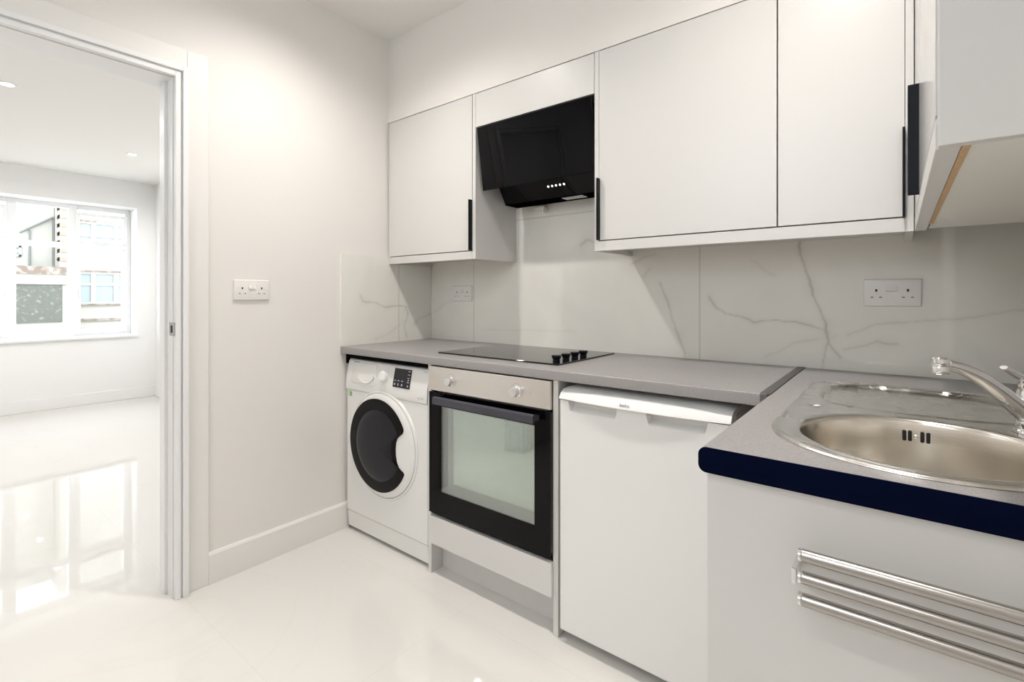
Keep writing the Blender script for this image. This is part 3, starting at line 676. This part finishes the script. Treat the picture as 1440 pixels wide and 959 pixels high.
# ================================================================ WASHING MACHINE
wm = thing('washing_machine', 'white front-loading washing machine with dark round door in the corner', 'washing machine', (0.315, -0.3, 0))
w0, w1, YW = 0.018, 0.6125, -0.578
obj('casing', Bx(w0, w1, YW, -0.04, 0.100, 0.700, bev=0.004), M['white_enamel'], wm)
b = BM(); pf = [(YW-0.004, 0.7025), (YW-0.006, 0.715), (YW-0.004, 0.76), (YW+0.004, 0.80), (YW+0.012, 0.838), (YW+0.018, 0.848), (YW+0.028, 0.852), (-0.04, 0.852), (-0.04, 0.7025)]
prism(b, [(w0, y, z) for y, z in pf], (w1-w0, 0, 0))
cp = obj('control_panel', b, M['white_enamel'], wm, True)
def fy(z):      # y of the fascia at height z
    for (ya, za), (yb, zb_) in zip(pf, pf[1:]):
        if za <= z <= zb_: return ya+(yb-ya)*(z-za)/(zb_-za)
    return YW
b = BM(); prism(b, [(w0+0.003, YW+0.002, 0.0985), (w0+0.003, YW+0.008, 0.02), (w0+0.003, -0.06, 0.02), (w0+0.003, -0.06, 0.0985)], (w1-w0-0.006, 0, 0))
obj('kick_panel', b, M['white_enamel'], wm)
for x in (w0+0.05, w1-0.05):
    for y in (-0.52, -0.09): obj('foot', lathe(BM(), (x, y, 0), (0, 0, 1), [(0, 0), (0.02, 0), (0.02, 0.006), (0.012, 0.008), (0.012, 0.021), (0, 0.021)], 20), M['grey_plastic'], wm, True)
# drawer with smile-shaped recess
b = BM(); box(b, 0.058, 0.252, fy(0.80)-0.0035, fy(0.80)+0.012, 0.738, 0.838, bev=0.004)
bmesh.ops.rotate(b, verts=b.verts[:], cent=(0.155, fy(0.80), 0.79), matrix=Matrix.Rotation(math.radians(-9.5), 3, 'X'))
dw = obj('detergent_drawer', b, M['white_enamel'], cp, True)
arc = []
for k in range(17):
    a = PI+PI*k/16; arc.append((0.178+0.062*math.cos(a), 0.782+0.034*math.sin(a)))
b = BM(); prism(b, [(x, fy(z)-0.0050, z) for x, z in arc], (0, 0.006, 0)); obj('drawer_grip', b, M['socket_plastic'], dw, True)
b = BM(); tube(b, [(x, fy(z)-0.0050, z-0.001) for x, z in arc], 0.0032, 8); obj('grip_lip', b, M['white_enamel'], dw, True)
ty = fy(0.795)
b = BM(); ax = (0, -1, 0.16)
lathe(b, (0.322, ty+0.002, 0.792), ax, [(0.036, 0), (0.036, 0.003), (0.030, 0.005), (0.0255, 0.006), (0.024, 0.024), (0.020, 0.028), (0, 0.029)], 40)
obj('program_dial', b, M['white_plastic'], cp, True)
b = BM(); DXa, DXb = 0.384, 0.500; zs = [0.753, 0.775, 0.80, 0.82, 0.836]
A = [(b.verts.new((DXa, fy(z)-0.0022, z)), b.verts.new((DXb, fy(z)-0.0022, z))) for z in zs]
A2 = [(b.verts.new((DXa, fy(z)+0.002, z)), b.verts.new((DXb, fy(z)+0.002, z))) for z in zs]
for k in range(4):
    b.faces.new((A[k][0], A[k][1], A[k+1][1], A[k+1][0])); b.faces.new((A[k][0], A[k+1][0], A2[k+1][0], A2[k][0])); b.faces.new((A[k][1], A2[k][1], A2[k+1][1], A[k+1][1]))
b.faces.new((A[0][0], A2[0][0], A2[0][1], A[0][1])); b.faces.new((A[4][0], A[4][1], A2[4][1], A2[4][0]))
ds = obj('display', b, M['display'], cp)
def mark(x, z, w, h, par, nm='printed_mark'): obj(nm, Bx(x-w/2, x+w/2, fy(z)-0.0030, fy(z)-0.0005, z-h/2, z+h/2), M['mark'], par)
for x in (0.397, 0.421, 0.446): mark(x, 0.783, 0.012, 0.0030, ds); mark(x, 0.766, 0.006, 0.009, ds, 'touch_button')
for z in (0.828, 0.814, 0.799, 0.781): mark(0.486, z, 0.014, 0.0028, ds)
mark(0.486, 0.790, 0.006, 0.006, ds, 'touch_button'); mark(0.486, 0.765, 0.006, 0.008, ds, 'touch_button')
b = text_bm(BM(), 'Hotpoint', 0.0125, (0.088, fy(0.838)-0.0012, 0.8385), (1, 0, 0), (0, 0.2, 1)); obj('lettering', b, M['print'], cp)
for a_ in ((0.588, 0.835, 0.018, 0.003), (0.560, 0.723, 0.008, 0.004), (0.582, 0.723, 0.012, 0.006)): mark(*a_, cp)
b = BM(); box(b, 0.028, 0.062, YW-0.0008, YW, 0.667, 0.694); st = obj('energy_sticker', b, M['sticker'], wm, label='small green and white energy sticker')
b = BM(); box(b, 0.046, 0.060, YW-0.0014, YW-0.0008, 0.670, 0.690); obj('sticker_mark', b, M['print'], st)
# door
CX, CZ = 0.305, 0.474
surround = lathe(BM(), (CX, YW, CZ), (0, -1, 0), [(0.250, 0.0), (0.247, 0.006), (0.2405, 0.009), (0.2400, 0.001), (0.2375, 0.001), (0.2370, 0.010), (0.228, 0.016), (0.205, 0.020), (0, 0.022)], 96)
dd = obj('door', surround, M['white_enamel'], wm, True)
out = []
DCX, DCZ, DR = 0.293, 0.474, 0.213
a0 = math.atan2(0.582-DCZ, 0.477-DCX); a1 = 2*PI+math.atan2(0.368-DCZ, 0.478-DCX)
for k in range(73): a = a0+(a1-a0)*k/72; out.append((DCX+DR*math.cos(a), DCZ+DR*math.sin(a)))
out += [(0.4835, 0.378), (0.478, 0.388), (0.462, 0.394), (0.446, 0.404), (0.434, 0.425), (0.427, 0.450), (0.4255, 0.48), (0.429, 0.510), (0.438, 0.530), (0.455, 0.545), (0.472, 0.556), (0.479, 0.570)]
def pillow(poly, cx, cz, y0, h, n=10, s0=1.0, s1=0.0, rim=0.004):
    b = BM(); rings = [[b.verts.new((cx+(x-cx)*s0, y0+rim+0.004, cz+(z-cz)*s0)) for x, z in poly]]
    for k in range(n+1):
        s = s0*(1-k/n) if k < n else 0.002
        y = y0 - h*math.sqrt(max(0, 1-(s/s0)**2)); rings.append([b.verts.new((cx+(x-cx)*s, y, cz+(z-cz)*s)) for x, z in poly])
    for A, B2 in zip(rings, rings[1:]):
        for k in range(len(A)): b.faces.new((A[k], A[(k+1) % len(A)], B2[(k+1) % len(A)], B2[k]))
    b.faces.new(rings[-1]); return b
dg_ = obj('door_trim', pillow(out, 0.33, 0.474, YW-0.0235, 0.0045, 6), M['door_dark'], dd, True, label='dark brown-black crescent trim')
obj('door_glass', pillow(out, 0.318, 0.476, YW-0.0265, 0.013, 14, 0.76), M['door_bowl'], dg_, True, label='dark domed door glass')

# ================================================================ FRIDGE
fr = thing('undercounter_fridge', 'white undercounter fridge below the grey worktop, right of the oven', 'fridge', (1.56, -0.3, 0))
f0, f1 = 1.288, 1.832
obj('cabinet', Bx(f0, f1, -0.545, -0.04, 0.03, 0.835, bev=0.004), M['white_enamel'], fr)
for x in (f0+0.05, f1-0.05):
    for y in (-0.50, -0.09): obj('foot', lathe(BM(), (x, y, 0), (0, 0, 1), [(0, 0), (0.02, 0), (0.02, 0.006), (0.012, 0.008), (0.012, 0.031), (0, 0.031)], 20), M['grey_plastic'], fr, True)
# door: front grid with two grip scoops
NX, NZ_ = 240, 190; zb_, zt_ = 0.043, 0.8155
scoops = [(1.322, 1.500), (1.592, 1.772)]
def door_y(x, z):
    y = -0.600
    e = 0.008
    for q in (x-f0, f1-x, z-zb_):
        if q < e: y += e-math.sqrt(max(0, e*e-(e-q)**2))
    for a, c_ in scoops:
        lx = a + (zt_-z)*0.25; rx = c_-(zt_-z)*0.25
        s = sstep(0, 0.004, x-lx)*sstep(0, 0.004, rx-x)
        y += 0.030*s*sstep(0.779, 0.797, z)
    return y
xs = sorted(set([f0+(f1-f0)*k/NX for k in range(NX+1)])); zs_ = [zb_+0.010*k/8 for k in range(8)]+[zb_+0.01+(0.77-zb_-0.01)*k/20 for k in range(20)]+[0.77+(zt_-0.77)*k/36 for k in range(37)]
b = BM(); g = [[b.verts.new((x, door_y(x, z), z)) for x in xs] for z in zs_]
for r1, r2 in zip(g, g[1:]):
    for k in range(len(xs)-1): b.faces.new((r1[k], r1[k+1], r2[k+1], r2[k]))
back = [b.verts.new(p) for p in ((f0, -0.550, zb_), (f1, -0.550, zb_), (f1, -0.550, zt_), (f0, -0.550, zt_))]
b.faces.new([back[0]]+[back[1]]+g[0][::-1]); b.faces.new([back[3]]+g[-1]+[back[2]]); b.faces.new([back[0]]+[r[0] for r in g]+[back[3]]); b.faces.new([back[1], back[2]]+[r[-1] for r in g][::-1]); b.faces.new(back)
fd = obj('door', b, M['white_enamel'], fr, True)
# bowed top cover
b = BM(); secs = []
for k in range(33):
    x = f0+(f1-f0)*k/32; u = (k/32-0.5)*2; bow = 0.020*(1-u*u); e = 1-abs(u)**14
    h = 0.0170+0.003*(1-u*u)
    yf = -0.600-bow-0.002
    secs.append([b.verts.new(p) for p in ((x, -0.545, 0.8185), (x, yf+0.004, 0.8185), (x, yf, 0.8200), (x, yf+0.001, 0.8235), (x, min(yf+0.016, -0.590), 0.8195+h*1.15), (x, -0.575, 0.8545-0.006*(1-e)), (x, -0.545, 0.8600-0.008*(1-e)), (x, -0.04, 0.8600-0.008*(1-e)), (x, -0.04, 0.8355), (x, -0.545, 0.8355))])
for A, B2 in zip(secs, secs[1:]):
    for k in range(10): b.faces.new((A[k], A[(k+1) % 10], B2[(k+1) % 10], B2[k]))
b.faces.new(secs[0][::-1]); b.faces.new(secs[-1])
tc_ = obj('top_cover', b, M['white_plastic'], fr, True)
b = text_bm(BM(), 'beko', 0.0165, (1.532, -0.6160, 0.8310), (1, 0, 0), (0, 0.015, 0.0195), 0.0016); obj('lettering', b, M['print'], tc_)

# ================================================================ SOCKETS
def socket(label, group=None):
    """double switched outlet facing -y, plate back at y=0, origin at plate centre"""
    t = thing('wall_socket', label, 'power socket', (0, 0, 0), group)
    b = BM(); box(b, -0.0735, 0.0735, -0.009, 0, -0.0435, 0.0435, bev=0.0035, seg=3); pl = obj('plate', b, M['socket_plastic'], t, True)
    for s in (-1, 1):
        cx = s*0.040
        obj('earth_hole', Bx(cx-0.0028, cx+0.0028, -0.0093, -0.0085, 0.0035, 0.0115), M['dark_hole'], pl)
        for q in (-1, 1): obj('pin_hole', Bx(cx+q*0.0112-0.0036, cx+q*0.0112+0.0036, -0.0093, -0.0085, -0.0168, -0.0128), M['shade_hole'], pl)
        b = BM(); prism(b, [(s*0.0075-0.0066, -0.0085, 0.0035), (s*0.0075-0.0066, -0.0140, 0.0050), (s*0.0075-0.0066, -0.0095, 0.0240), (s*0.0075-0.0066, -0.0085, 0.0240)], (0.0132, 0, 0))
        obj('rocker_switch', b, M['socket_plastic'], t)
    return t
s1 = socket('white double socket on the plain left wall beside the doorway'); s1.location = (XW, -1.029, 1.189); s1.rotation_euler = (0, 0, PI/2)
s2 = copy_tree(s1); s2.location = (2.167, 0, 1.174); s2.rotation_euler = (0, 0, 0); s2['label'] = 'white double socket on the marble splashback above the sink'
s3 = copy_tree(s1); s3.location = (0.262, 0, 1.177); s3.rotation_euler = (0, 0, 0); s3['label'] = 'white double socket on the marble splashback under the left wall cabinet'

# ================================================================ OUTSIDE
gr = struct('ground', Bx(-24, LX-0.5, -9, 12, -0.3, -0.02), M['ground'])
XH = -14.0
def rect(b, x0, x1, ya, yb, za, zb2): return box(b, x0, x1, ya, yb, za, zb2)
def out_window(parent, xf, y0, y1, z0_, z1_, mull, trans):
    f = BM(); w = 0.045
    rect(f, xf-0.02, xf+0.05, y0, y0+w, z0_, z1_); rect(f, xf-0.02, xf+0.05, y1-w, y1, z0_, z1_); rect(f, xf-0.02, xf+0.05, y0, y1, z0_, z0_+w); rect(f, xf-0.02, xf+0.05, y0, y1, z1_-w, z1_)
    for y in mull: rect(f, xf-0.02, xf+0.045, y-0.05, y+0.05, z0_, z1_)
    rect(f, xf-0.02, xf+0.04, y0, y1, trans-0.03, trans+0.03)
    w_ = obj('window', f, M['cream'], parent); obj('pane', Bx(xf-0.01, xf+0.01, y0+w, y1-w, z0_+w, z1_-w), M['pane_out'], w_)
h = thing('house', 'cream rendered house across the road, seen in the right window pane', 'house', (-16, 2.6, 0))
obj('wall', Bx(XH-5, XH, 0.585, 6.0, -0.02, 6.2), M['render'], h)
for (z0_, z1_, tr) in ((2.42, 3.04, 2.70), (0.96, 1.765, 1.46)):
    out_window(h, XH, 0.90, 2.9, z0_, z1_, (1.22, 1.68, 2.2), tr)
    obj('lintel', Bx(XH, XH+0.07, 0.80, 3.0, z1_, z1_+0.05), M['brick'], h)
obj('sill', Bx(XH, XH+0.08, 0.80, 3.0, 0.925, 0.955), M['brick'], h); obj('plinth', Bx(XH, XH+0.05, 0.70, 5.9, 0.52, 0.585), M['brick'], h)
for k in range(7):
    z = 2.02+k*0.21
    obj('quoin', Bx(XH-0.3, XH+0.03, 0.585, 0.75, z, z+0.095), M['quoin'], h)
g_ = thing('house', 'white gabled house behind the brick garage, seen in the middle window pane', 'house', (-17, -2.2, 0))
obj('wall', Bx(XH-4, XH-0.6, -5.5, 0.575, -0.02, 6.0), M['render'], g_)
bb = BM(); tube(bb, [(XH-0.55, -0.05, 2.70), (XH-0.55, 0.56, 3.147)], 0.022, 8); obj('gutter', bb, M['gutter'], g_)
bb = BM(); tube(bb, [(XH-0.55, 0.09, 2.84), (XH-0.55, 0.13, 2.76), (XH-0.55, 0.13, 1.7)], 0.018, 8); obj('drainpipe', bb, M['gutter'], g_)
bb = BM(); tube(bb, [(XH-0.57, 0.545, 3.12), (XH-0.57, 0.545, 1.7)], 0.010, 8); obj('drainpipe', bb, M['gutter'], g_)
out_window(g_, XH-0.6, -0.9, -0.02, 2.12, 2.38, (-0.4,), 2.25)
out_window(g_, XH-0.6, -2.6, -1.6, 2.0, 3.2, (-2.1,), 2.8)
ga = thing('garage', 'grey pebbledash garage with brick parapet and pale frame across the road', 'garage', (-13.4, -1.1, 0))
obj('wall', Bx(XH+0.1, XH+0.8, -3.2, 0.70, -0.02, 1.66), M['render'], ga)
obj('parapet', Bx(XH+0.09, XH+0.84, -3.25, 0.72, 1.66, 1.84), M['brick'], ga, label='brown brick parapet')
obj('infill_panel', Bx(XH+0.78, XH+0.83, -0.30, 0.50, 0.55, 1.42), M['pebble'], ga, label='grey speckled pebbledash panel')
obj('infill_panel', Bx(XH+0.78, XH+0.83, -2.60, -0.62, 0.55, 1.42), M['pebble'], ga, label='grey speckled pebbledash panel')
obj('lintel', Bx(XH+0.78, XH+0.86, -3.1, 0.62, 1.43, 1.52), M['cream'], ga)
